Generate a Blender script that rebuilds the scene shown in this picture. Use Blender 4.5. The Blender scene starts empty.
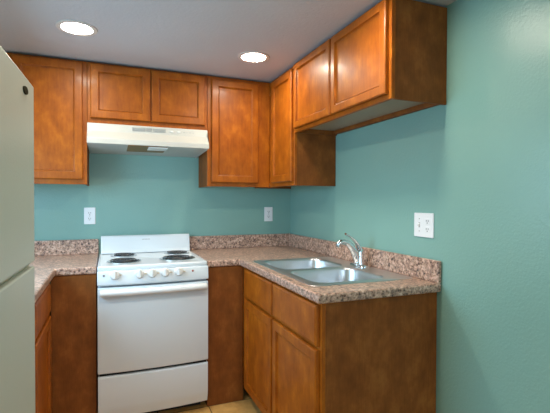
import bpy, bmesh, math
from mathutils import Vector, Matrix

S = bpy.context.scene
COL = S.collection
R = math.radians

# ------------------------------------------------------------------ camera
cd = bpy.data.cameras.new('camera')
cam = bpy.data.objects.new('camera', cd)
COL.objects.link(cam)
S.camera = cam
cd.sensor_width = 36.0
cd.lens = 415.0 / 550.0 * 36.0
cd.clip_start = 0.02
_y, _p, _r = R(21.877), R(-0.82), R(0.18)
F = Vector((math.sin(_y) * math.cos(_p), math.cos(_y) * math.cos(_p), math.sin(_p)))
Rt = Vector((math.cos(_y), -math.sin(_y), 0))
Up = Rt.cross(F)
R2 = math.cos(_r) * Rt + math.sin(_r) * Up
U2 = -math.sin(_r) * Rt + math.cos(_r) * Up
M = Matrix((R2, U2, -F)).transposed().to_4x4()
M.translation = Vector((-1.415, -3.175, 1.290))
cam.matrix_world = M

# ------------------------------------------------------------------ world, daylight, exposure
w = bpy.data.worlds.new('sky')
S.world = w
w.use_nodes = True
w.node_tree.nodes['Background'].inputs[0].default_value = (0.55, 0.75, 1.0, 1)
w.node_tree.nodes['Background'].inputs[1].default_value = 0.6
S.view_settings.view_transform = 'Standard'
S.view_settings.look = 'None'
S.view_settings.gamma = 1.0
S.view_settings.exposure = 0.0
S.view_settings.use_curve_mapping = False

LAMP = 152.0          # radiance of the ceiling can lenses


def area(name, loc, rot, sx, sy, power, col):
    l = bpy.data.lights.new(name, 'AREA')
    l.shape = 'RECTANGLE'
    l.size, l.size_y = sx, sy
    l.energy = power
    l.color = col
    o = bpy.data.objects.new(name, l)
    o.location = loc
    o.rotation_euler = rot
    COL.objects.link(o)
    return o


# daylight through the rear window and through the window over the left worktop (behind the refrigerator)
area('rear_daylight', (-1.05, -4.98, 1.20), (R(48), 0, 0), 1.7, 1.2, 27, (0.60, 0.82, 1.0))
area('side_daylight', (-2.30, -1.20, 1.40), (0, R(-58), 0), 0.58, 0.90, 25, (0.47, 0.75, 1.0))

# ------------------------------------------------------------------ materials
def nmat(name, rough=0.5, metal=0.0, col=(0.8, 0.8, 0.8), spec=0.5, coat=0.0):
    m = bpy.data.materials.new(name)
    m.use_nodes = True
    b = m.node_tree.nodes['Principled BSDF']
    b.inputs['Base Color'].default_value = (*col, 1)
    b.inputs['Roughness'].default_value = rough
    b.inputs['Metallic'].default_value = metal
    b.inputs['Specular IOR Level'].default_value = spec
    b.inputs['Coat Weight'].default_value = coat
    b.inputs['Coat Roughness'].default_value = 0.15
    return m, m.node_tree.nodes, m.node_tree.links, b


def coords(n, l, scale=(1, 1, 1)):
    tc = n.new('ShaderNodeTexCoord')
    mp = n.new('ShaderNodeMapping')
    mp.inputs['Scale'].default_value = scale
    l.new(tc.outputs['Object'], mp.inputs['Vector'])
    return mp.outputs['Vector']


def noise(n, l, vec, scale, detail=4, rough=0.55):
    t = n.new('ShaderNodeTexNoise')
    t.inputs['Scale'].default_value = scale
    t.inputs['Detail'].default_value = detail
    t.inputs['Roughness'].default_value = rough
    l.new(vec, t.inputs['Vector'])
    return t.outputs['Fac']


def ramp(n, l, fac, stops):
    r = n.new('ShaderNodeValToRGB')
    e = r.color_ramp.elements
    while len(e) < len(stops):
        e.new(0.5)
    for k, (p, c) in enumerate(stops):
        e[k].position = p
        e[k].color = (*c, 1)
    l.new(fac, r.inputs['Fac'])
    return r.outputs['Color']


def mix(n, l, a, b, fac, mode='MIX'):
    x = n.new('ShaderNodeMix')
    x.data_type = 'RGBA'
    x.blend_type = mode
    if isinstance(fac, float):
        x.inputs[0].default_value = fac
    else:
        l.new(fac, x.inputs[0])
    l.new(a, x.inputs[6])
    l.new(b, x.inputs[7])
    return x.outputs[2]


def bump(n, l, b, h, strength, dist=0.01):
    bp = n.new('ShaderNodeBump')
    bp.inputs['Strength'].default_value = strength
    bp.inputs['Distance'].default_value = dist
    l.new(h, bp.inputs['Height'])
    l.new(bp.outputs['Normal'], b.inputs['Normal'])


def wood(name, dark, mid, light, rough=0.3, coat=0.3, grain=(14, 14, 1.6)):
    m, n, l, b = nmat(name, rough, coat=coat, spec=0.24)
    g = noise(n, l, coords(n, l, grain), 6, 6, 0.6)
    mo = noise(n, l, coords(n, l, (1, 1, 0.7)), 13, 5, 0.6)
    c1 = ramp(n, l, g, [(0.30, dark), (0.52, mid), (0.75, light)])
    c2 = ramp(n, l, mo, [(0.30, dark), (0.55, mid), (0.72, light)])
    l.new(mix(n, l, c1, c2, 0.72), b.inputs['Base Color'])
    return m


WOOD = wood('stained_maple', (0.215, 0.048, 0.003), (0.355, 0.093, 0.005), (0.51, 0.155, 0.010), 0.42, 0.08)
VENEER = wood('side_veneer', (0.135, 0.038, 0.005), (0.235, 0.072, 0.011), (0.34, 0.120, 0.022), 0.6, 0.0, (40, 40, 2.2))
BOX = nmat('cabinet_lining', 0.5, col=(0.33, 0.28, 0.21))[0]
KICK = nmat('toe_kick_black', 0.6, col=(0.02, 0.014, 0.01))[0]


def paint(name, col, rough, bs, scale, spec=0.5):
    m, n, l, b = nmat(name, rough, col=col, spec=spec)
    v = coords(n, l)
    c = noise(n, l, v, 1.3, 2)
    l.new(ramp(n, l, c, [(0.3, tuple(x * 0.95 for x in col)), (0.7, tuple(min(1, x * 1.05) for x in col))]), b.inputs['Base Color'])
    bump(n, l, b, noise(n, l, v, scale, 3), bs, 0.004)
    return m


WALL = paint('teal_wall_paint', (0.222, 0.410, 0.362), 0.30, 0.35, 90)
CEIL = paint('ceiling_paint', (0.51, 0.52, 0.545), 0.7, 0.3, 70)
WTRIM = nmat('white_trim_paint', 0.4, col=(0.75, 0.75, 0.74))[0]


def tile_mat():
    m, n, l, b = nmat('tan_floor_tile', 0.35)
    tc = n.new('ShaderNodeTexCoord')
    mp = n.new('ShaderNodeMapping')
    mp.inputs['Location'].default_value = (0.835, 0.93, 0)
    l.new(tc.outputs['Object'], mp.inputs['Vector'])
    br = n.new('ShaderNodeTexBrick')
    br.offset = 0.0
    br.inputs['Scale'].default_value = 1.0
    br.inputs['Brick Width'].default_value = 0.305
    br.inputs['Row Height'].default_value = 0.305
    br.inputs['Mortar Size'].default_value = 0.004
    br.inputs['Mortar Smooth'].default_value = 0.3
    l.new(mp.outputs['Vector'], br.inputs['Vector'])
    g = noise(n, l, coords(n, l, (1, 1, 1)), 11, 5, 0.6)
    c = ramp(n, l, g, [(0.3, (0.50, 0.26, 0.07)), (0.7, (0.74, 0.46, 0.16))])
    mo = n.new('ShaderNodeRGB')
    mo.outputs[0].default_value = (0.10, 0.055, 0.02, 1)
    l.new(mix(n, l, c, mo.outputs[0], br.outputs['Fac']), b.inputs['Base Color'])
    return m


TILE = tile_mat()


def granite():
    m, n, l, b = nmat('speckled_laminate', 0.28, spec=0.5)
    v = coords(n, l)
    n1 = noise(n, l, v, 60, 3, 0.6)
    n2 = noise(n, l, v, 95, 2, 0.5)
    n3 = noise(n, l, v, 24, 3, 0.5)
    base = ramp(n, l, n1, [(0.38, (0.045, 0.028, 0.028)), (0.45, (0.26, 0.15, 0.115)), (0.54, (0.50, 0.32, 0.23)), (0.63, (0.82, 0.66, 0.58))])
    spk = ramp(n, l, n2, [(0.40, (0.035, 0.03, 0.035)), (0.46, (0.50, 0.37, 0.31)), (0.60, (0.70, 0.55, 0.49))])
    c = mix(n, l, base, spk, 0.45)
    big = ramp(n, l, n3, [(0.35, (0.95, 0.82, 0.74)), (0.65, (1.0, 0.92, 0.84))])
    l.new(mix(n, l, c, big, 1.0, 'MULTIPLY'), b.inputs['Base Color'])
    return m


GRANITE = granite()
ENAMEL = nmat('white_enamel', 0.22, col=(0.70, 0.76, 0.80), coat=0.3)[0]
ENAMEL2 = nmat('white_plastic', 0.35, col=(0.76, 0.77, 0.76))[0]
HOODM = nmat('almond_white_paint', 0.3, col=(0.52, 0.52, 0.48))[0]
HOODIN = nmat('hood_inside_paint', 0.35, col=(0.50, 0.53, 0.52))[0]
GREYP = nmat('grey_plastic', 0.5, col=(0.35, 0.36, 0.35))[0]
PRINT = nmat('grey_print', 0.6, col=(0.22, 0.22, 0.24))[0]
BLACK = nmat('black_metal', 0.35, col=(0.012, 0.012, 0.014))[0]
DARK = nmat('dark_gap', 0.8, col=(0.008, 0.008, 0.008))[0]
CHROME = nmat('chrome', 0.08, 1.0, (0.82, 0.84, 0.86))[0]
PANM = nmat('drip_pan_metal', 0.25, 1.0, (0.55, 0.56, 0.58))[0]
PLATE = nmat('white_plate_plastic', 0.35, col=(0.85, 0.86, 0.88))[0]
FILTER = nmat('filter_mesh_brown_reflection', 0.45, 0.5, (0.30, 0.17, 0.06))[0]  # aluminium mesh, with the brown it reflects painted into its colour
LENSP = nmat('frosted_lens', 0.3, col=(0.80, 0.84, 0.86))[0]
RED = nmat('red_indicator', 0.3, col=(0.35, 0.05, 0.02))[0]


def steel():
    m, n, l, b = nmat('brushed_steel', 0.30, 1.0, (0.70, 0.70, 0.71))
    g = noise(n, l, coords(n, l, (200, 4, 200)), 3, 3)
    r = n.new('ShaderNodeMapRange')
    r.inputs[3].default_value = 0.24
    r.inputs[4].default_value = 0.38
    l.new(g, r.inputs[0])
    l.new(r.outputs[0], b.inputs['Roughness'])
    return m


STEEL = steel()


def fridge_mat():
    m, n, l, b = nmat('textured_cream_enamel', 0.42, col=(0.47, 0.51, 0.45))
    bump(n, l, b, noise(n, l, coords(n, l), 160, 2), 0.25, 0.002)
    return m


FRIDGE = fridge_mat()


def emit(name, col, s):
    m = bpy.data.materials.new(name)
    m.use_nodes = True
    n = m.node_tree.nodes
    n.remove(n['Principled BSDF'])
    e = n.new('ShaderNodeEmission')
    e.inputs[0].default_value = (*col, 1)
    e.inputs[1].default_value = s
    m.node_tree.links.new(e.outputs[0], n['Material Output'].inputs[0])
    return m


LENS = emit('lit_warm_lens', (1.0, 0.89, 0.72), LAMP)


# ------------------------------------------------------------------ mesh helpers
class MB:
    def __init__(s):
        s.bm = bmesh.new()

    def face(s, pts):
        return s.bm.faces.new([s.bm.verts.new(p) for p in pts])

    def hexa(s, c):
        v = [s.bm.verts.new(p) for p in c]
        for f in ((0, 1, 2, 3), (7, 6, 5, 4), (0, 4, 5, 1), (1, 5, 6, 2), (2, 6, 7, 3), (3, 7, 4, 0)):
            s.bm.faces.new([v[i] for i in f])
        return s

    def box(s, x0, x1, y0, y1, z0, z1, f=None):
        c = [(x0, y0, z0), (x1, y0, z0), (x1, y1, z0), (x0, y1, z0), (x0, y0, z1), (x1, y0, z1), (x1, y1, z1), (x0, y1, z1)]
        return s.hexa([f(*p) for p in c] if f else c)

    def loft(s, rings, cap0=True, cap1=True, closed=True):
        vr = [[s.bm.verts.new(p) for p in r] for r in rings]
        for a, b in zip(vr, vr[1:]):
            k = len(a)
            for i in range(k if closed else k - 1):
                j = (i + 1) % k
                s.bm.faces.new((a[i], a[j], b[j], b[i]))
        if cap0:
            s.bm.faces.new(vr[0])
        if cap1:
            s.bm.faces.new(vr[-1])
        return s

    def prism(s, prof, a0, a1, f):
        """profile of (p, q), swept from a0 to a1; f(a, p, q) gives the point"""
        return s.loft([[f(a0, *p) for p in prof], [f(a1, *p) for p in prof]])

    def lathe(s, prof, c, ax='z', seg=32, cap0=True, cap1=True):
        rings = []
        for r, h in prof:
            ring = []
            for k in range(seg):
                t = 2 * math.pi * k / seg
                a, b = r * math.cos(t), r * math.sin(t)
                d = {'z': (a, b, h), 'y': (a, h, b), 'x': (h, a, b)}[ax]
                ring.append((c[0] + d[0], c[1] + d[1], c[2] + d[2]))
            rings.append(ring)
        return s.loft(rings, cap0, cap1)

    def tube(s, path, rad, seg=12, flat=1.0):
        """sweep along path; rad a number or a list; flat squeezes across"""
        P = [Vector(p) for p in path]
        rings = []
        prev = None
        for i, p in enumerate(P):
            t = (P[min(i + 1, len(P) - 1)] - P[max(i - 1, 0)]).normalized()
            if prev is None:
                a = Vector((0, 1, 0)) if abs(t.y) < 0.9 else Vector((1, 0, 0))
            else:
                a = prev
            a = (a - t * a.dot(t)).normalized()
            prev = a
            b = t.cross(a)
            r = rad[i] if isinstance(rad, (list, tuple)) else rad
            rings.append([p + a * (r * math.cos(2 * math.pi * k / seg)) + b * (r * flat * math.sin(2 * math.pi * k / seg)) for k in range(seg)])
        return s.loft(rings)

    def build(s, name, mat, parent=None, bev=0.0, smooth=False, seg=2, origin=None, angle=38):
        bm = s.bm
        off = origin
        if off is None:
            off = parent['_o'] if parent is not None else (0, 0, 0)
        bmesh.ops.translate(bm, verts=bm.verts, vec=-Vector(off))
        bmesh.ops.recalc_face_normals(bm, faces=bm.faces)
        me = bpy.data.meshes.new(name)
        bm.to_mesh(me)
        bm.free()
        me.materials.append(mat)
        if smooth:
            for p in me.polygons:
                p.use_smooth = True
            me.set_sharp_from_angle(angle=R(angle))
        o = bpy.data.objects.new(name, me)
        COL.objects.link(o)
        if parent is not None:
            o.parent = parent
        else:
            o.location = off
        o['_o'] = tuple(off)
        if bev:
            md = o.modifiers.new('bevel', 'BEVEL')
            md.width = bev
            md.segments = seg
            md.limit_method = 'ANGLE'
            md.angle_limit = R(35)
        return o


def thing(name, label, cat, loc, rz=0.0, group=None):
    o = bpy.data.objects.new(name, None)
    o.empty_display_size = 0.1
    o.location = loc
    o.rotation_euler = (0, 0, rz)
    COL.objects.link(o)
    tag(o, label, cat, group)
    o['_o'] = tuple(loc)
    return o


def tag(o, label, cat, group=None):
    o['label'] = label
    o['category'] = cat
    if group:
        o['group'] = group
    return o


def struct(o):
    o['kind'] = 'structure'
    return o


def put(o, parent, loc):
    """first copy of a repeated part, built about its own origin"""
    o.parent = parent
    o.location = loc
    return o


def dup(o, parent, loc):
    c = o.copy()
    COL.objects.link(c)
    c.parent = parent
    c.location = loc
    for g in list(o.children):
        d = g.copy()
        COL.objects.link(d)
        d.parent = c
    return c


def rrect(x0, x1, y0, y1, r, z, n=6):
    pts = []
    for cx, cy, a0 in ((x1 - r, y1 - r, 0), (x0 + r, y1 - r, 90), (x0 + r, y0 + r, 180), (x1 - r, y0 + r, 270)):
        for k in range(n + 1):
            a = R(a0 + 90 * k / n)
            pts.append((cx + r * math.cos(a), cy + r * math.sin(a), z))
    return pts


def cells(xs, ys, inc, z0, z1):
    """slab built of grid cells, open where inc is False"""
    m = MB()
    V = {}

    def v(i, j, k):
        if (i, j, k) not in V:
            V[(i, j, k)] = m.bm.verts.new((xs[i], ys[j], (z0, z1)[k]))
        return V[(i, j, k)]
    nx, ny = len(xs) - 1, len(ys) - 1
    ok = lambda i, j: 0 <= i < nx and 0 <= j < ny and inc(i, j)
    for i in range(nx):
        for j in range(ny):
            if not ok(i, j):
                continue
            q = [(i, j), (i + 1, j), (i + 1, j + 1), (i, j + 1)]
            for k in (0, 1):
                m.bm.faces.new([v(a, b, k) for a, b in q])
            for (a, b), (di, dj) in zip(((q[0], q[1]), (q[1], q[2]), (q[2], q[3]), (q[3], q[0])), ((0, -1), (1, 0), (0, 1), (-1, 0))):
                if not ok(i + di, j + dj):
                    m.bm.faces.new([v(*a, 0), v(*b, 0), v(*b, 1), v(*a, 1)])
    return m


# ------------------------------------------------------------------ the room
ZC = 2.168
LW, RWY = -2.32, -5.05
struct(MB().box(LW - 0.1, 0.1, RWY - 0.1, 0.1, -0.08, 0).build('floor', TILE))


def ceiling_mesh(holes):
    """ceiling slab with a square cell per can light, each cell holding a round hole"""
    xs, ys = [LW - 0.1, 0.1], [RWY - 0.1, 0.1]
    h = 0.12
    for x, y in holes:
        xs += [x - h, x + h]
        ys += [y - h, y + h]
    xs, ys = sorted(xs), sorted(ys)
    m = MB()
    bm = m.bm
    for z, up in ((ZC, False), (ZC + 0.16, True)):
        for i in range(len(xs) - 1):
            for j in range(len(ys) - 1):
                cx, cy = (xs[i] + xs[i + 1]) / 2, (ys[j] + ys[j + 1]) / 2
                hit = [p for p in holes if abs(p[0] - cx) < h and abs(p[1] - cy) < h]
                if up or not hit:
                    m.face([(xs[i], ys[j], z), (xs[i + 1], ys[j], z), (xs[i + 1], ys[j + 1], z), (xs[i], ys[j + 1], z)])
    n = 32
    for x, y in holes:
        cx = [a for a in xs if abs(a - x) <= h + 1e-6]
        cy = [a for a in ys if abs(a - y) <= h + 1e-6]
        outer, inner = [], []
        for k in range(n):
            t = 2 * math.pi * (k + 0.5) / n
            c, s_ = math.cos(t), math.sin(t)
            q = h / max(abs(c), abs(s_))
            outer.append((x + c * q, y + s_ * q, ZC))
            inner.append((x + 0.082 * c, y + 0.082 * s_, ZC))
        m.loft([outer, inner, [(a, b, ZC + 0.1) for a, b, _ in inner]], False, True)
        for k, (sx, sy) in enumerate(((1, 1), (-1, 1), (-1, -1), (1, -1))):   # square corners
            i0 = int(round(n * (k * 90 + 45) / 360 - 0.5))
            cs = [p for p in outer if (p[0] - x) * sx > h - 1e-6 or (p[1] - y) * sy > h - 1e-6]
            e1 = max((p for p in outer if abs((p[0] - x) * sx - h) < 1e-6), key=lambda p: (p[1] - y) * sy)
            e2 = max((p for p in outer if abs((p[1] - y) * sy - h) < 1e-6), key=lambda p: (p[0] - x) * sx)
            m.face([e1, (x + sx * h, y + sy * h, ZC), e2])
    return m


CANS = [(-1.562, -0.818), (-0.588, -0.758), (-0.60, -1.735), (-1.50, -1.725), (-1.15, -3.05)]  # last can, near the camera, is added unseen to brighten the sink cabinet end
struct(ceiling_mesh(CANS).build('ceiling', CEIL))
struct(MB().box(LW - 0.1, 0.1, 0, 0.1, 0, ZC).build('wall_back', WALL))
struct(MB().box(0, 0.1, RWY, 0, 0, ZC).build('wall_right', WALL))
# left wall with a window opening behind the camera, rear wall with a wide window opening
m = MB()
m.box(LW - 0.1, LW, -0.72, 0, 0, ZC).box(LW - 0.1, LW, RWY, -1.72, 0, ZC)
m.box(LW - 0.1, LW, -1.72, -0.72, 0, 1.08).box(LW - 0.1, LW, -1.72, -0.72, 1.92, ZC)
struct(m.build('wall_left', WALL))
m = MB()
m.box(LW - 0.1, -1.9, RWY - 0.1, RWY, 0, ZC).box(-0.2, 0.1, RWY - 0.1, RWY, 0, ZC)
m.box(-1.9, -0.2, RWY - 0.1, RWY, 0, 0.5).box(-1.9, -0.2, RWY - 0.1, RWY, 2.0, ZC)
struct(m.build('wall_rear', WALL))


def window(name, f, a0, a1, z0, z1):
    m = MB()
    for p in ((a0, a0 + .05, z0, z1), (a1 - .05, a1, z0, z1), (a0 + .05, a1 - .05, z0, z0 + .05), (a0 + .05, a1 - .05, z1 - .05, z1),
              ((a0 + a1) / 2 - .02, (a0 + a1) / 2 + .02, z0 + .05, z1 - .05)):
        m.box(p[0], p[1], -0.07, -0.03, p[2], p[3], f)
    struct(m.build(name, WTRIM))


window('window_1', lambda a, d, z: (a, RWY + d, z), -1.9, -0.2, 0.5, 2.0)
window('window_2', lambda a, d, z: (LW + d, a, z), -1.72, -0.72, 1.08, 1.92)

# ------------------------------------------------------------------ cabinets
BACK = lambda y0: (lambda u, v, w_: (u, y0 - w_, v))        # faces the camera side
RIGHT = lambda x0: (lambda u, v, w_: (x0 - w_, u, v))       # on the right wall
LEFT = lambda x0: (lambda u, v, w_: (x0 + w_, u, v))        # on the left wall


def rect(f, u0, u1, v0, v1, w_, i=0.0):
    return [f(u0 + i, v0 + i, w_), f(u1 - i, v0 + i, w_), f(u1 - i, v1 - i, w_), f(u0 + i, v1 - i, w_)]


def panel_door(f, par, u0, u1, v0, v1, fw=0.054, name='door'):
    if u0 > u1:
        u0, u1 = u1, u0
    m = MB()
    rg = [(0.001, 0), (0.015, 0), (0.018, 0.0015), (0.0205, 0.006), (0.0205, fw - 0.009), (0.0190, fw - 0.006), (0.0100, fw - 0.004), (0.0080, fw), (0.003, fw)]
    m.loft([rect(f, u0, u1, v0, v1, a, b) for a, b in rg], False, False)
    m.loft([rect(f, u0, u1, v0, v1, 0.001, 0), rect(f, u0, u1, v0, v1, 0.001, fw), rect(f, u0, u1, v0, v1, 0.003, fw), rect(f, u0, u1, v0, v1, 0.003, fw + .004)], False, False)
    bmesh.ops.remove_doubles(m.bm, verts=m.bm.verts, dist=1e-5)
    d = m.build(name, WOOD, par)
    p = MB().box(u0 + fw + 0.0022, u1 - fw - 0.0022, v0 + fw + 0.0022, v1 - fw - 0.0022, 0.003, 0.0085, f)
    p.build('center_panel', WOOD, d)
    return d


def drawer_front(f, par, u0, u1, v0, v1):
    if u0 > u1:
        u0, u1 = u1, u0
    rg = [(0.001, 0), (0.012, 0), (0.0165, 0.002), (0.0195, 0.009), (0.0205, 0.012)]
    return MB().loft([rect(f, u0, u1, v0, v1, a, b) for a, b in rg]).build('drawer_front', WOOD, par)


def frame(f, par, u0, u1, v0, v1, opens):
    """face frame: a board grid with openings, each (u0, u1, v0, v1)"""
    us = sorted({u0, u1, *[a for o in opens for a in o[:2]]})
    vs = sorted({v0, v1, *[a for o in opens for a in o[2:]]})

    def inc(i, j):
        cu, cv = (us[i] + us[i + 1]) / 2, (vs[j] + vs[j + 1]) / 2
        return not any(o[0] < cu < o[1] and o[2] < cv < o[3] for o in opens)
    m = cells(us, vs, inc, -0.019, 0.0)
    for vt in m.bm.verts:
        vt.co = Vector(f(vt.co.x, vt.co.y, vt.co.z))
    return m.build('face_frame', WOOD, par, bev=0.0012, seg=1)


def carcass(f, par, u0, u1, v0, v1, depth, bottom=0.02, top=True, ends=(True, True), legs=0.0):
    t = 0.013
    m = MB()
    m.box(u0 + t, u1 - t, v0 + 0.02, v1 - 0.002, -depth, -depth + 0.006, f)            # back
    m.box(u0 + t, u1 - t, v0 + bottom, v0 + bottom + t, -depth + .006, -0.0195, f)     # floor
    if top:
        m.box(u0 + t, u1 - t, v1 - 0.02, v1 - 0.006, -depth + .006, -0.0195, f)
    m.build('box', BOX, par)
    for k, (a, b) in enumerate(((u0, u0 + t), (u1 - t, u1))):
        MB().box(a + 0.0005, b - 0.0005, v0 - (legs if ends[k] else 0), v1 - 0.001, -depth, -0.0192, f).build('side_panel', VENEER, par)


G1 = 'wall cabinets'
UD = 0.303
fb = BACK(-UD - 0.002)
ZU, ZT = 1.388, ZC - 0.010

# tall cabinet in the back left corner
t = thing('wall_cabinet', 'tall single-door brown cabinet on the back wall, partly hidden behind the refrigerator', 'cabinet', (-1.93, 0, ZU), group=G1)
carcass(fb, t, -2.315, -1.5385, ZU, ZT, UD)
frame(fb, t, -2.315, -1.5385, ZU, ZT, [(-1.92, -1.58, ZU + .045, ZT - .06)])
panel_door(fb, t, -1.941, -1.562, ZU + .030, ZT - .012)

# two-door cabinet above the hood
t = thing('wall_cabinet', 'short two-door brown cabinet directly above the white range hood', 'cabinet', (-1.156, 0, 1.764), group=G1)
ZH = 1.764
carcass(fb, t, -1.5365, -0.7755, ZH, ZT, UD)
frame(fb, t, -1.5365, -0.7755, ZH, ZT, [(-1.50, -1.17, ZH + .06, ZT - .05), (-1.13, -0.812, ZH + .06, ZT - .05)])
panel_door(fb, t, -1.519, -1.156, ZH + .044, ZT - .012)
panel_door(fb, t, -1.149, -0.792, ZH + .044, ZT - .012)

# back right corner cabinet
t = thing('wall_cabinet', 'tall single-door brown cabinet on the back wall to the right of the range hood', 'cabinet', (-0.54, 0, ZU), group=G1)
carcass(fb, t, -0.7735, -0.3065, ZU, ZT, UD)
frame(fb, t, -0.7735, -0.3065, ZU, ZT, [(-0.725, -0.42, ZU + .045, ZT - .06)])
panel_door(fb, t, -0.746, -0.400, ZU + .028, ZT - .022)

# right wall, tall corner cabinet
fr = RIGHT(-UD - 0.002)
t = thing('wall_cabinet', 'tall narrow brown cabinet on the right wall in the room corner', 'cabinet', (-0.15, -0.38, ZU), group=G1)
carcass(fr, t, -0.743, -0.002, ZU, ZT, UD)
frame(fr, t, -0.743, -0.3075, ZU, ZT, [(-0.70, -0.41, ZU + .045, ZT - .06)])
panel_door(fr, t, -0.731, -0.374, ZU + .028, ZT - .022)

# right wall, short cabinet over the sink
ZS = 1.724
t = thing('wall_cabinet', 'short two-door brown cabinet with exposed dark end on the right wall above the sink', 'cabinet', (-0.15, -1.23, ZS), group=G1)
carcass(fr, t, -1.7225, -0.745, ZS, ZT, UD, bottom=0.03)
frame(fr, t, -1.7250, -0.745, ZS, ZT, [(-1.69, -1.27, ZS + .045, ZT - .05), (-1.21, -0.79, ZS + .045, ZT - .05)])
panel_door(fr, t, -1.224, -0.762, ZS + .022, ZT - .006, .047)
panel_door(fr, t, -1.706, -1.238, ZS + .022, ZT - .006, .047)
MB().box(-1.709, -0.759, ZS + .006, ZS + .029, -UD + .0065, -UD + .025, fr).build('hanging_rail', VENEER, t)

# ---- base cabinets
BX = -0.607
gb = RIGHT(BX)
ZB = 0.872
G2 = 'base cabinets'
t = thing('sink_base_cabinet', 'brown base cabinet with two doors and two drawer fronts under the steel sink', 'cabinet', (-0.3, -1.17, 0), group=G2)
KZ = 0.095
carcass(gb, t, -1.676, -0.6265, KZ, ZB, -BX - .003, top=False, ends=(True, False), legs=KZ)
frame(gb, t, -1.679, -0.6265, KZ, ZB, [(-1.64, -1.19, .125, .655), (-1.15, -.72, .125, .655), (-1.64, -1.19, .70, .84), (-1.15, -.72, .70, .84)])
panel_door(gb, t, -1.158, -0.698, .108, .672)
panel_door(gb, t, -1.664, -1.176, .108, .672)
drawer_front(gb, t, -1.158, -0.694, .688, .860)
drawer_front(gb, t, -1.664, -1.172, .688, .860)
MB().box(-1.662, -0.6325, 0.0, KZ - .001, -0.085, -0.07, gb).build('toe_kick', KICK, t)

# corner panel between the stove and the sink base
t = thing('corner_cabinet', 'plain brown cabinet panel between the white stove and the sink base cabinet', 'cabinet', (-0.72, -0.4, 0), group=G2)
MB().box(-0.843, -0.6085, -0.625, -0.607, 0.0, ZB).build('front_panel', VENEER, t)
MB().box(-0.843, -0.829, -0.606, -0.004, 0.0, ZB).build('side_panel', VENEER, t)

# left corner panel and the left run
t = thing('corner_cabinet', 'plain brown cabinet panel to the left of the white stove', 'cabinet', (-1.59, -0.4, 0), group=G2)
MB().box(-1.707, -1.481, -0.625, -0.607, 0.0, ZB).build('front_panel', VENEER, t)
MB().box(-1.495, -1.481, -0.606, -0.004, 0.0, ZB).build('side_panel', VENEER, t)
LX = -1.712
gl = LEFT(LX)
t = thing('drawer_base_cabinet', 'brown base cabinet with a drawer and door squeezed between refrigerator and corner', 'cabinet', (-2.0, -1.2, 0), group=G2)
carcass(gl, t, -1.79, -0.6325, KZ, ZB, 0.60, top=False, ends=(False, False))
frame(gl, t, -1.79, -0.6325, KZ, ZB, [(-1.22, -.77, .125, .655), (-1.22, -.77, .72, .84), (-1.76, -1.27, .125, .655), (-1.76, -1.27, .72, .84)])
panel_door(gl, t, -1.236, -0.752, .108, .690)
drawer_front(gl, t, -1.236, -0.752, .708, .860)
panel_door(gl, t, -1.775, -1.252, .108, .690)
drawer_front(gl, t, -1.775, -1.252, .708, .860)
MB().box(-1.78, -0.6325, 0.0, KZ - .001, -0.085, -0.07, gl).build('toe_kick', KICK, t)

# ------------------------------------------------------------------ worktops
ZW0, ZW = 0.8735, 0.914


def splash(par, pts):
    m = MB()
    for b in pts:
        m.box(*b)
    return m.build('backsplash', GRANITE, par, bev=0.006, seg=3)


t = thing('countertop', 'speckled brown stone-look countertop holding the sink, right of the stove', 'countertop', (-0.3, -0.8, ZW0))
xs = [-0.846, -0.636, -0.568, -0.058, -0.002]
ys = [-1.704, -1.543, -0.762, -0.636, -0.002]
cells(xs, ys, lambda i, j: not (i == 0 and j < 3) and not (i == 2 and j == 1), ZW0, ZW).build('worktop', GRANITE, t, bev=0.009, seg=4)
splash(t, [(-0.846, -0.022, -0.022, -0.002, ZW - .001, 1.016), (-0.022, -0.002, -1.704, -0.002, ZW - .001, 1.016)])
t = thing('countertop', 'speckled brown stone-look countertop in the left corner beside refrigerator and stove', 'countertop', (-2.0, -0.8, ZW0))
xs = [-2.318, -1.686, -1.479]
ys = [-1.82, -0.636, -0.002]
cells(xs, ys, lambda i, j: not (i == 1 and j == 0), ZW0, ZW).build('worktop', GRANITE, t, bev=0.009, seg=4)
splash(t, [(-2.298, -1.479, -0.022, -0.002, ZW - .001, 1.016), (-2.318, -2.298, -1.82, -0.002, ZW - .001, 1.016)])

# ------------------------------------------------------------------ sink and faucet
t = thing('kitchen_sink', 'double-bowl stainless steel sink set into the speckled countertop', 'sink', (-0.31, -1.152, ZW))
SX0, SX1, SY0, SY1 = -0.590, -0.032, -1.567, -0.740
B1 = (-0.548, -0.152, -1.138, -0.782)
B2 = (-0.548, -0.152, -1.525, -1.168)
zt = ZW + 0.0045
m = MB()
loops = [rrect(SX0 + .006, SX1 - .006, SY0 + .006, SY1 - .006, .03, zt), rrect(*B1, .075, zt), rrect(*B2, .075, zt)]
edges = []
for lp in loops:
    v = [m.bm.verts.new(p) for p in lp]
    edges += [m.bm.edges.new((v[i], v[(i + 1) % len(v)])) for i in range(len(v))]
bmesh.ops.triangle_fill(m.bm, edges=edges, use_beauty=True)
m.loft([loops[0], rrect(SX0 + .002, SX1 - .002, SY0 + .002, SY1 - .002, .033, zt - .001), rrect(SX0, SX1, SY0, SY1, .035, ZW + .0006)], False, False)
bmesh.ops.remove_doubles(m.bm, verts=m.bm.verts, dist=1e-5)
m.build('rim', STEEL, t, smooth=True)
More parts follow.
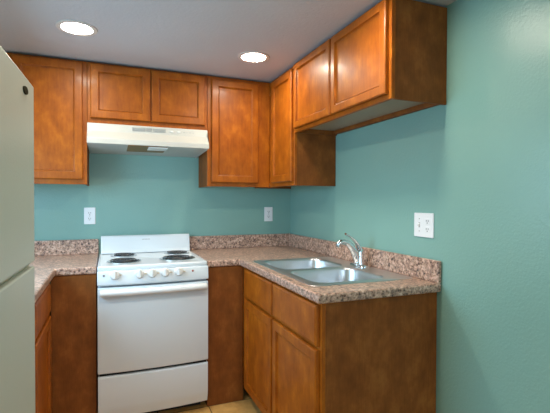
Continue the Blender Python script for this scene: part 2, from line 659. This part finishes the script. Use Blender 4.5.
for b in (B1, B2):
    m = MB()
    prof = [(0, 0), (.002, -.0015), (.005, -.006), (.007, -.015), (.013, -.12), (.020, -.148), (.034, -.163), (.055, -.169), (.12, -.172)]
    m.loft([rrect(b[0] + i, b[1] - i, b[2] + i, b[3] - i, max(.075 - i * .45, .02), zt + z) for i, z in prof], False, True)
    bo = m.build('bowl', STEEL, t, smooth=True, angle=60)
    cx, cy = (b[0] + b[1]) / 2, (b[2] + b[3]) / 2
    MB().lathe([(.045, 0), (.045, .002), (.038, .003), (.034, .001), (.012, .001), (.010, .006), (.002, .007)], (cx, cy, zt - .1718), 'z', 24).build('drain', CHROME, bo, smooth=True)

fx, fy, fz = -0.086, -1.160, zt + 0.0005
t = thing('faucet', 'chrome single-lever faucet on the back edge of the sink', 'faucet', (fx, fy, fz))
m = MB()
m.loft([rrect(fx - .028 + i, fx + .028 - i, fy - .075 + i, fy + .075 - i, .026 - i * .8, fz + z) for i, z in ((0, 0), (0, .004), (.003, .008), (.010, .011))])
m.build('base_plate', CHROME, t, smooth=True)
MB().lathe([(.031, .008), (.031, .016), (.028, .030), (.026, .055), (.0265, .078), (.023, .092), (.012, .100)], (fx, fy, fz), 'z', 24).build('body', CHROME, t, smooth=True)


def bez(p, n=14):
    out = []
    for k in range(n + 1):
        s = k / n
        out.append(tuple((1 - s) ** 3 * a + 3 * s * (1 - s) ** 2 * b + 3 * s * s * (1 - s) * c + s ** 3 * d for a, b, c, d in zip(*p)))
    return out


sp = bez([(fx - .012, fy, fz + .030), (fx - .040, fy, fz + .110), (fx - .075, fy, fz + .150), (fx - .128, fy, fz + .138)])
sp += [(fx - .136, fy, fz + .132), (fx - .139, fy, fz + .122)]
o = MB().tube(sp, [.0225 - .0006 * k for k in range(15)] + [.0135, .0125], 14).build('spout', CHROME, t, smooth=True)
MB().lathe([(.011, 0), (.0135, .002), (.0135, .012)], (fx - .139, fy, fz + .112), 'z', 16).build('aerator', CHROME, o, smooth=True)
lv = bez([(fx + .004, fy, fz + .085), (fx - .004, fy, fz + .125), (fx - .040, fy, fz + .165), (fx - .092, fy, fz + .185)])
MB().tube(lv, [.021 - .00085 * k for k in range(15)], 12, 0.6).build('lever', CHROME, t, smooth=True)

# ------------------------------------------------------------------ stove
X0, X1 = -1.474, -0.848
YF = -0.640
t = thing('stove', 'white freestanding electric stove with four coil burners between the brown cabinets', 'stove', (-1.161, -0.33, 0))
MB().box(X0 + .004, X1 - .004, YF + .012, -0.03, 0.060, 0.888).build('body', ENAMEL, t, bev=.003)
MB().box(X0 + .03, X1 - .03, YF + .06, -0.05, 0.0, 0.059).build('base', DARK, t)
# cooktop: a tray with raised rolled edges
m = MB()
m.loft([rrect(X0 + i, X1 - i, -0.655 + i, -0.026 - i, .014, z, 4) for i, z in ((.002, .889), (0, .893), (0, .908), (.002, .913), (.006, .916), (.016, .916), (.024, .9125))])
m.build('cooktop', ENAMEL, t, smooth=True, angle=50)
# back guard: leaning panel with rounded top
prof = [(-.028, .9165), (-.028, 1.030), (-.034, 1.038), (-.044, 1.040), (-.054, 1.037), (-.061, 1.028), (-.074, .940), (-.082, .9165)]
bg = MB().prism(prof, X0 + .010, X1 - .004, lambda a, p, q: (a, p, q)).build('back_guard', ENAMEL, t, bev=.006, seg=3)
m = MB()
for k in range(9):
    m.box(-1.192 + k * .0062, -1.192 + k * .0062 + .0042, -.0640, -.0585, 1.0055, 1.0115 + (.001 if k % 3 else 0))
m.build('nameplate', PRINT, bg)
# control panel, bowed and leaning
def bow(x):
    return -0.016 * (1 - ((x - (X0 + X1) / 2) / ((X1 - X0) / 2)) ** 2)


def sweep_bow(prof, a0, a1, n=12):
    rings = []
    for k in range(n + 1):
        x = a0 + (a1 - a0) * k / n
        rings.append([(x, p + bow(x), q) for p, q in prof])
    return MB().loft(rings)


YP = -0.655
prof = [(-.60, .808), (-.60, .8875), (YP + .003, .8885), (YP - .004, .887), (YP - .008, .880), (YP - .017, .830), (YP - .017, .816), (YP - .012, .809)]
cp = sweep_bow(prof, X0, X1).build('control_panel', ENAMEL, t, smooth=True, angle=30)
kb = MB().lathe([(.027, 0), (.027, -.003), (.0235, -.006), (.022, -.016), (.0195, -.020), (.010, -.021)], (0, 0, 0), 'y', 28)
kn = kb.build('knob', ENAMEL2, None, smooth=True, angle=30)
kn['_o'] = (0, 0, 0)
MB().box(-.006, .006, -.030, -.020, -.0215, .0215).build('grip', ENAMEL2, kn, bev=.003)
kxs = [-1.384, -1.250, -1.181, -1.107, -1.029]
for k, x in enumerate(kxs):
    loc = Vector((x, YP + bow(x) - .0105, .866)) - Vector(t['_o'])
    q = put(kn, t, loc) if k == 0 else dup(kn, t, loc)
    q.rotation_euler = (R(-9), 0, 0)
tan = nmat('tan_print', .6, col=(.62, .55, .42))[0]
for x in kxs:
    yy = YP + bow(x) - .0115
    MB().box(x + .028, x + .040, yy - .002, yy + .003, .863, .869).build('dial_mark', tan, t)
for x, mt, nm in ((-1.440, PRINT, 'indicator_light'), (-0.944, RED, 'indicator_light')):
    MB().lathe([(.006, 0), (.006, -.003), (.003, -.004)], (x, YP + bow(x) - .0108, .866), 'y', 14).build(nm, mt, t, smooth=True)
# oven door and handle
prof = [(-.630, .312), (-.630, .797), (-.664, .797), (-.671, .792), (-.673, .780), (-.673, .330), (-.670, .318), (-.664, .312)]
od = sweep_bow(prof, X0 + .002, X1 - .002).build('oven_door', ENAMEL, t, smooth=True, angle=30)
prof = [(-.674, .757), (-.674, .789), (-.700, .787), (-.709, .779), (-.711, .768), (-.707, .757), (-.700, .752), (-.690, .752)]
sweep_bow(prof, X0 + .012, X1 - .012).build('handle', ENAMEL2, od, bev=.006, seg=3, smooth=True, angle=40)
prof = [(-.630, .052), (-.630, .297), (-.664, .297), (-.671, .291), (-.673, .280), (-.673, .125), (-.668, .100), (-.655, .056), (-.650, .052)]
sweep_bow(prof, X0 + .003, X1 - .003).build('storage_drawer', ENAMEL, t, smooth=True, angle=20)
MB().box(X0 + .01, X1 - .01, -.66, -.63, .2975, .3115).build('door_gap', DARK, t)
# burners: drip pan, chrome ring, coil
for cx, cy, r in ((-1.318, -.175, .076), (-1.325, -.455, .092), (-.962, -.170, .078), (-1.000, -.435, .104)):
    z = .9125
    pan = MB().lathe([(r + .010, .000), (r + .010, .003), (r + .005, .0045), (r, .004), (r * .6, .0015), (r * .2, .001)], (cx, cy, z), 'z', 36).build('drip_pan', PANM, t, smooth=True)
    pts = []
    turns = 4 if r > .09 else 3.4
    N = int(turns * 26)
    for k in range(N + 1):
        a = 2 * math.pi * turns * k / N
        rr = .018 + (r - .022) * k / N
        pts.append((cx + rr * math.cos(a), cy + rr * math.sin(a), z + .0085))
    MB().tube(pts, .0034, 6).build('coil', BLACK, pan, smooth=True)

# ------------------------------------------------------------------ range hood
HX0, HX1 = -1.534, -0.793
t = thing('range_hood', 'white range hood mounted under the short cabinet above the stove', 'range hood', (-1.156, -0.2, 1.60))
HT = 1.7625
HB = 1.632
m = MB()
# shell: top, face, slope and lip, open below
out = [(-.003, HT), (-.400, HT), (-.404, 1.758), (-.408, 1.712), (-.444, 1.674), (-.452, 1.664), (-.452, HB)]
inn = [(-.446, HB), (-.446, 1.662), (-.402, 1.708), (-.398, 1.756), (-.003, 1.756)]
m.prism(out + inn, HX0, HX1, lambda a, p, q: (a, p, q))
m.build('shell', HOODM, t, bev=.003)
for a, b in ((HX0 + .0005, HX0 + .006), (HX1 - .006, HX1 - .0005)):
    MB().prism([(-.003, 1.611), (-.003, 1.755), (-.397, 1.755), (-.401, 1.706), (-.445, 1.660), (-.445, HB)], a, b, lambda a, p, q: (a, p, q)).build('side_panel', HOODM, t)
slope = lambda x, y, z: (x, y, z + HB + .002 + (y + .4445) * -.041)
MB().box(HX0 + .0065, HX1 - .0065, -.4445, -.004, 0, .004, slope).build('under_pan', HOODIN, t)
MB().box(-1.300, -1.060, -.436, -.200, -.006, -.0005, slope).build('filter', FILTER, t, bev=.002)
MB().box(-1.178, -1.058, -.440, -.330, -.013, -.0065, slope).build('lamp_lens', LENSP, t, bev=.004)
fy_ = -.4062
for a, b in ((-1.276, -1.196), (-1.188, -1.156), (-1.148, -1.068)):
    g = MB().box(a, b, fy_ - .003, fy_ + .003, 1.728, 1.749).build('vent', GREYP, t)
    m = MB()
    for k in range(4):
        m.box(a + .003, b - .003, fy_ - .006, fy_ - .0025, 1.7303 + k * .005, 1.7323 + k * .005)
    m.build('louvre', HOODM, g)
for x in (-1.030, -0.985):
    MB().box(x - .010, x + .010, fy_ - .006, fy_ + .003, 1.731, 1.741).build('switch', ENAMEL2, t, bev=.002)
m = MB()
for x, w_ in ((-.955, .012), (-.935, .006), (-.920, .016), (-.895, .008)):
    m.box(x, x + w_, fy_ - .001, fy_ + .003, 1.734, 1.738)
m.build('print', GREYP, t)

# ------------------------------------------------------------------ refrigerator
th = R(-2.4)
ux, uy = -0.33, -0.35
root = (-1.598 + ux * math.cos(th) - uy * math.sin(th), -1.90 + ux * math.sin(th) + uy * math.cos(th), 0)
t = thing('refrigerator', 'cream textured top-freezer refrigerator at the left edge of the photo', 'refrigerator', root, th)
LO = (ux, uy, 0)
t['_o'] = LO
MB().box(-.655, -.062, -.695, -.005, .03, 1.583).build('body', FRIDGE, t, bev=.008)
MB().box(-.60, -.08, -.67, -.03, .0, .0295).build('base', DARK, t)


def fdoor(name, z0, z1):
    m = MB()
    m.loft([[(-.055, -.700 + 0, z), (-.010, -.700, z), (-.003, -.697, z), (0, -.690, z), (.002, -.52, z), (.003, -.35, z), (.002, -.18, z), (0, -.010, z), (-.003, -.003, z), (-.010, 0, z), (-.055, 0, z)]
            for z in (z0, z1)])
    return m.build(name, FRIDGE, t, bev=.004, seg=2)


fd = fdoor('freezer_door', 1.126, 1.591)
rd = fdoor('fridge_door', .075, 1.114)
MB().box(-.061, -.0555, -.690, -.010, 1.130, 1.586).build('gasket', GREYP, fd)
MB().box(-.061, -.0555, -.690, -.010, .08, 1.110).build('gasket', GREYP, rd)
MB().box(-.055, -.012, -.690, -.010, 1.1145, 1.1255).build('trim_strip', nmat('cream_trim', .5, col=(.66, .62, .46))[0], t)
m = MB()
m.loft([[(.0025 + d, -.118 + .021 * s * math.cos(a), 1.554 + .0095 * s * math.sin(a)) for a in [2 * math.pi * k / 20 for k in range(20)]] for d, s in ((-.002, 1), (.002, 1), (.003, .9))])
m.build('badge', nmat('dark_badge', .9, 0.0, (.05, .043, .03), 0.0)[0], fd)
for dd, z0, z1 in ((fd, 1.16, 1.42), (rd, .75, 1.08)):
    MB().tube([(.002, -.655, z0), (.030, -.655, z0 + .02), (.034, -.655, z0 + .05), (.034, -.655, z1 - .05), (.030, -.655, z1 - .02), (.002, -.655, z1)], .011, 10).build('handle', FRIDGE, dd, smooth=True)

# ------------------------------------------------------------------ outlets
def receptacle(par, f, cu, cv):
    rc = MB().box(cu - .0165, cu + .0165, cv - .0145, cv + .0145, .005, .0075, f).build('receptacle', PLATE, par, bev=.002)
    m = MB()
    m.box(cu - .0075, cu - .0050, cv - .003, cv + .007, .0070, .0082, f).box(cu + .0050, cu + .0075, cv - .002, cv + .006, .0070, .0082, f)
    m.box(cu - .0022, cu + .0022, cv - .0105, cv - .006, .0070, .0082, f)
    m.build('slot', DARK, rc)


def outlet(name, label, f, cu, cv, w_, loc):
    o = thing(name, label, 'outlet', loc, group='wall outlets')
    MB().box(cu - w_ / 2, cu + w_ / 2, cv - .0585, cv + .0585, .0005, .006, f).build('cover_plate', PLATE, o, bev=.003)
    return o


fw_ = BACK(0)
for cx, lab in ((-1.536, 'white duplex outlet on the teal wall to the left of the stove'), (-0.199, 'white duplex outlet on the teal back wall near the corner, right of the stove')):
    o = outlet('wall_outlet', lab, fw_, cx, 1.179, .073, (cx, 0, 1.179))
    for dv in (.0195, -.0195):
        receptacle(o, fw_, cx, 1.179 + dv)
    MB().lathe([(.003, -.005), (.003, -.0068), (.0015, -.0072)], (cx, 0, 1.179), 'y', 10).build('screw', GREYP, o)
fo = RIGHT(0)
cy = -1.586
o = outlet('switch_outlet_plate', 'white double-wide switch and outlet plate on the right wall near the countertop end', fo, cy, 1.174, .132, (0, cy, 1.174))
for dv in (.0195, -.0195):
    receptacle(o, fo, cy - .028, 1.174 + dv)
MB().box(cy + .023, cy + .033, 1.162, 1.186, .005, .0065, fo).build('switch_slot', GREYP, o)
MB().prism([(.0065, 1.166), (.0065, 1.182), (.016, 1.174), (.014, 1.168)], cy + .0245, cy + .0315, lambda a, p, q: fo(a, q, p)).build('toggle', PLATE, o)
for v in (1.204, 1.144):
    MB().lathe([(.003, -.005), (.003, -.0068)], (0, cy + .028, v), 'x', 10).build('screw', GREYP, o)

# ------------------------------------------------------------------ ceiling can lights
labs = ['round lit recessed ceiling light above the left of the stove', 'round lit recessed ceiling light in front of the back right corner cabinets',
        'recessed ceiling light beside the cabinet over the sink, just above the photo', 'recessed ceiling light in front of the refrigerator, just above the photo',
        'added unseen ceiling light near the camera, brightening the end of the sink base cabinet']
TRIM = nmat('lamp_trim', .4, col=(.66, .64, .60))[0]
proto = thing('ceiling_light', labs[0], 'ceiling light', (*CANS[0], ZC), group='recessed ceiling lights')
proto['_o'] = (0, 0, 0)
MB().lathe([(.098, -.0005), (.097, -.004), (.088, -.006), (.075, -.005), (.0685, .004), (.0685, .008), (.081, .008), (.081, -.0005)], (0, 0, 0), 'z', 40, False, False).build('trim_ring', TRIM, proto, smooth=True)
MB().lathe([(.068, .010), (.068, .004), (.065, -.0005), (.045, -.003), (.020, -.004)], (0, 0, 0), 'z', 40).build('lens', LENS, proto, smooth=True)
for k in range(1, len(CANS)):
    c = proto.copy()
    COL.objects.link(c)
    c.location = (*CANS[k], ZC)
    c['label'] = labs[k]
    for ch in list(proto.children):
        d = ch.copy()
        COL.objects.link(d)
        d.parent = c

for o in bpy.data.objects:
    if '_o' in o:
        del o['_o']
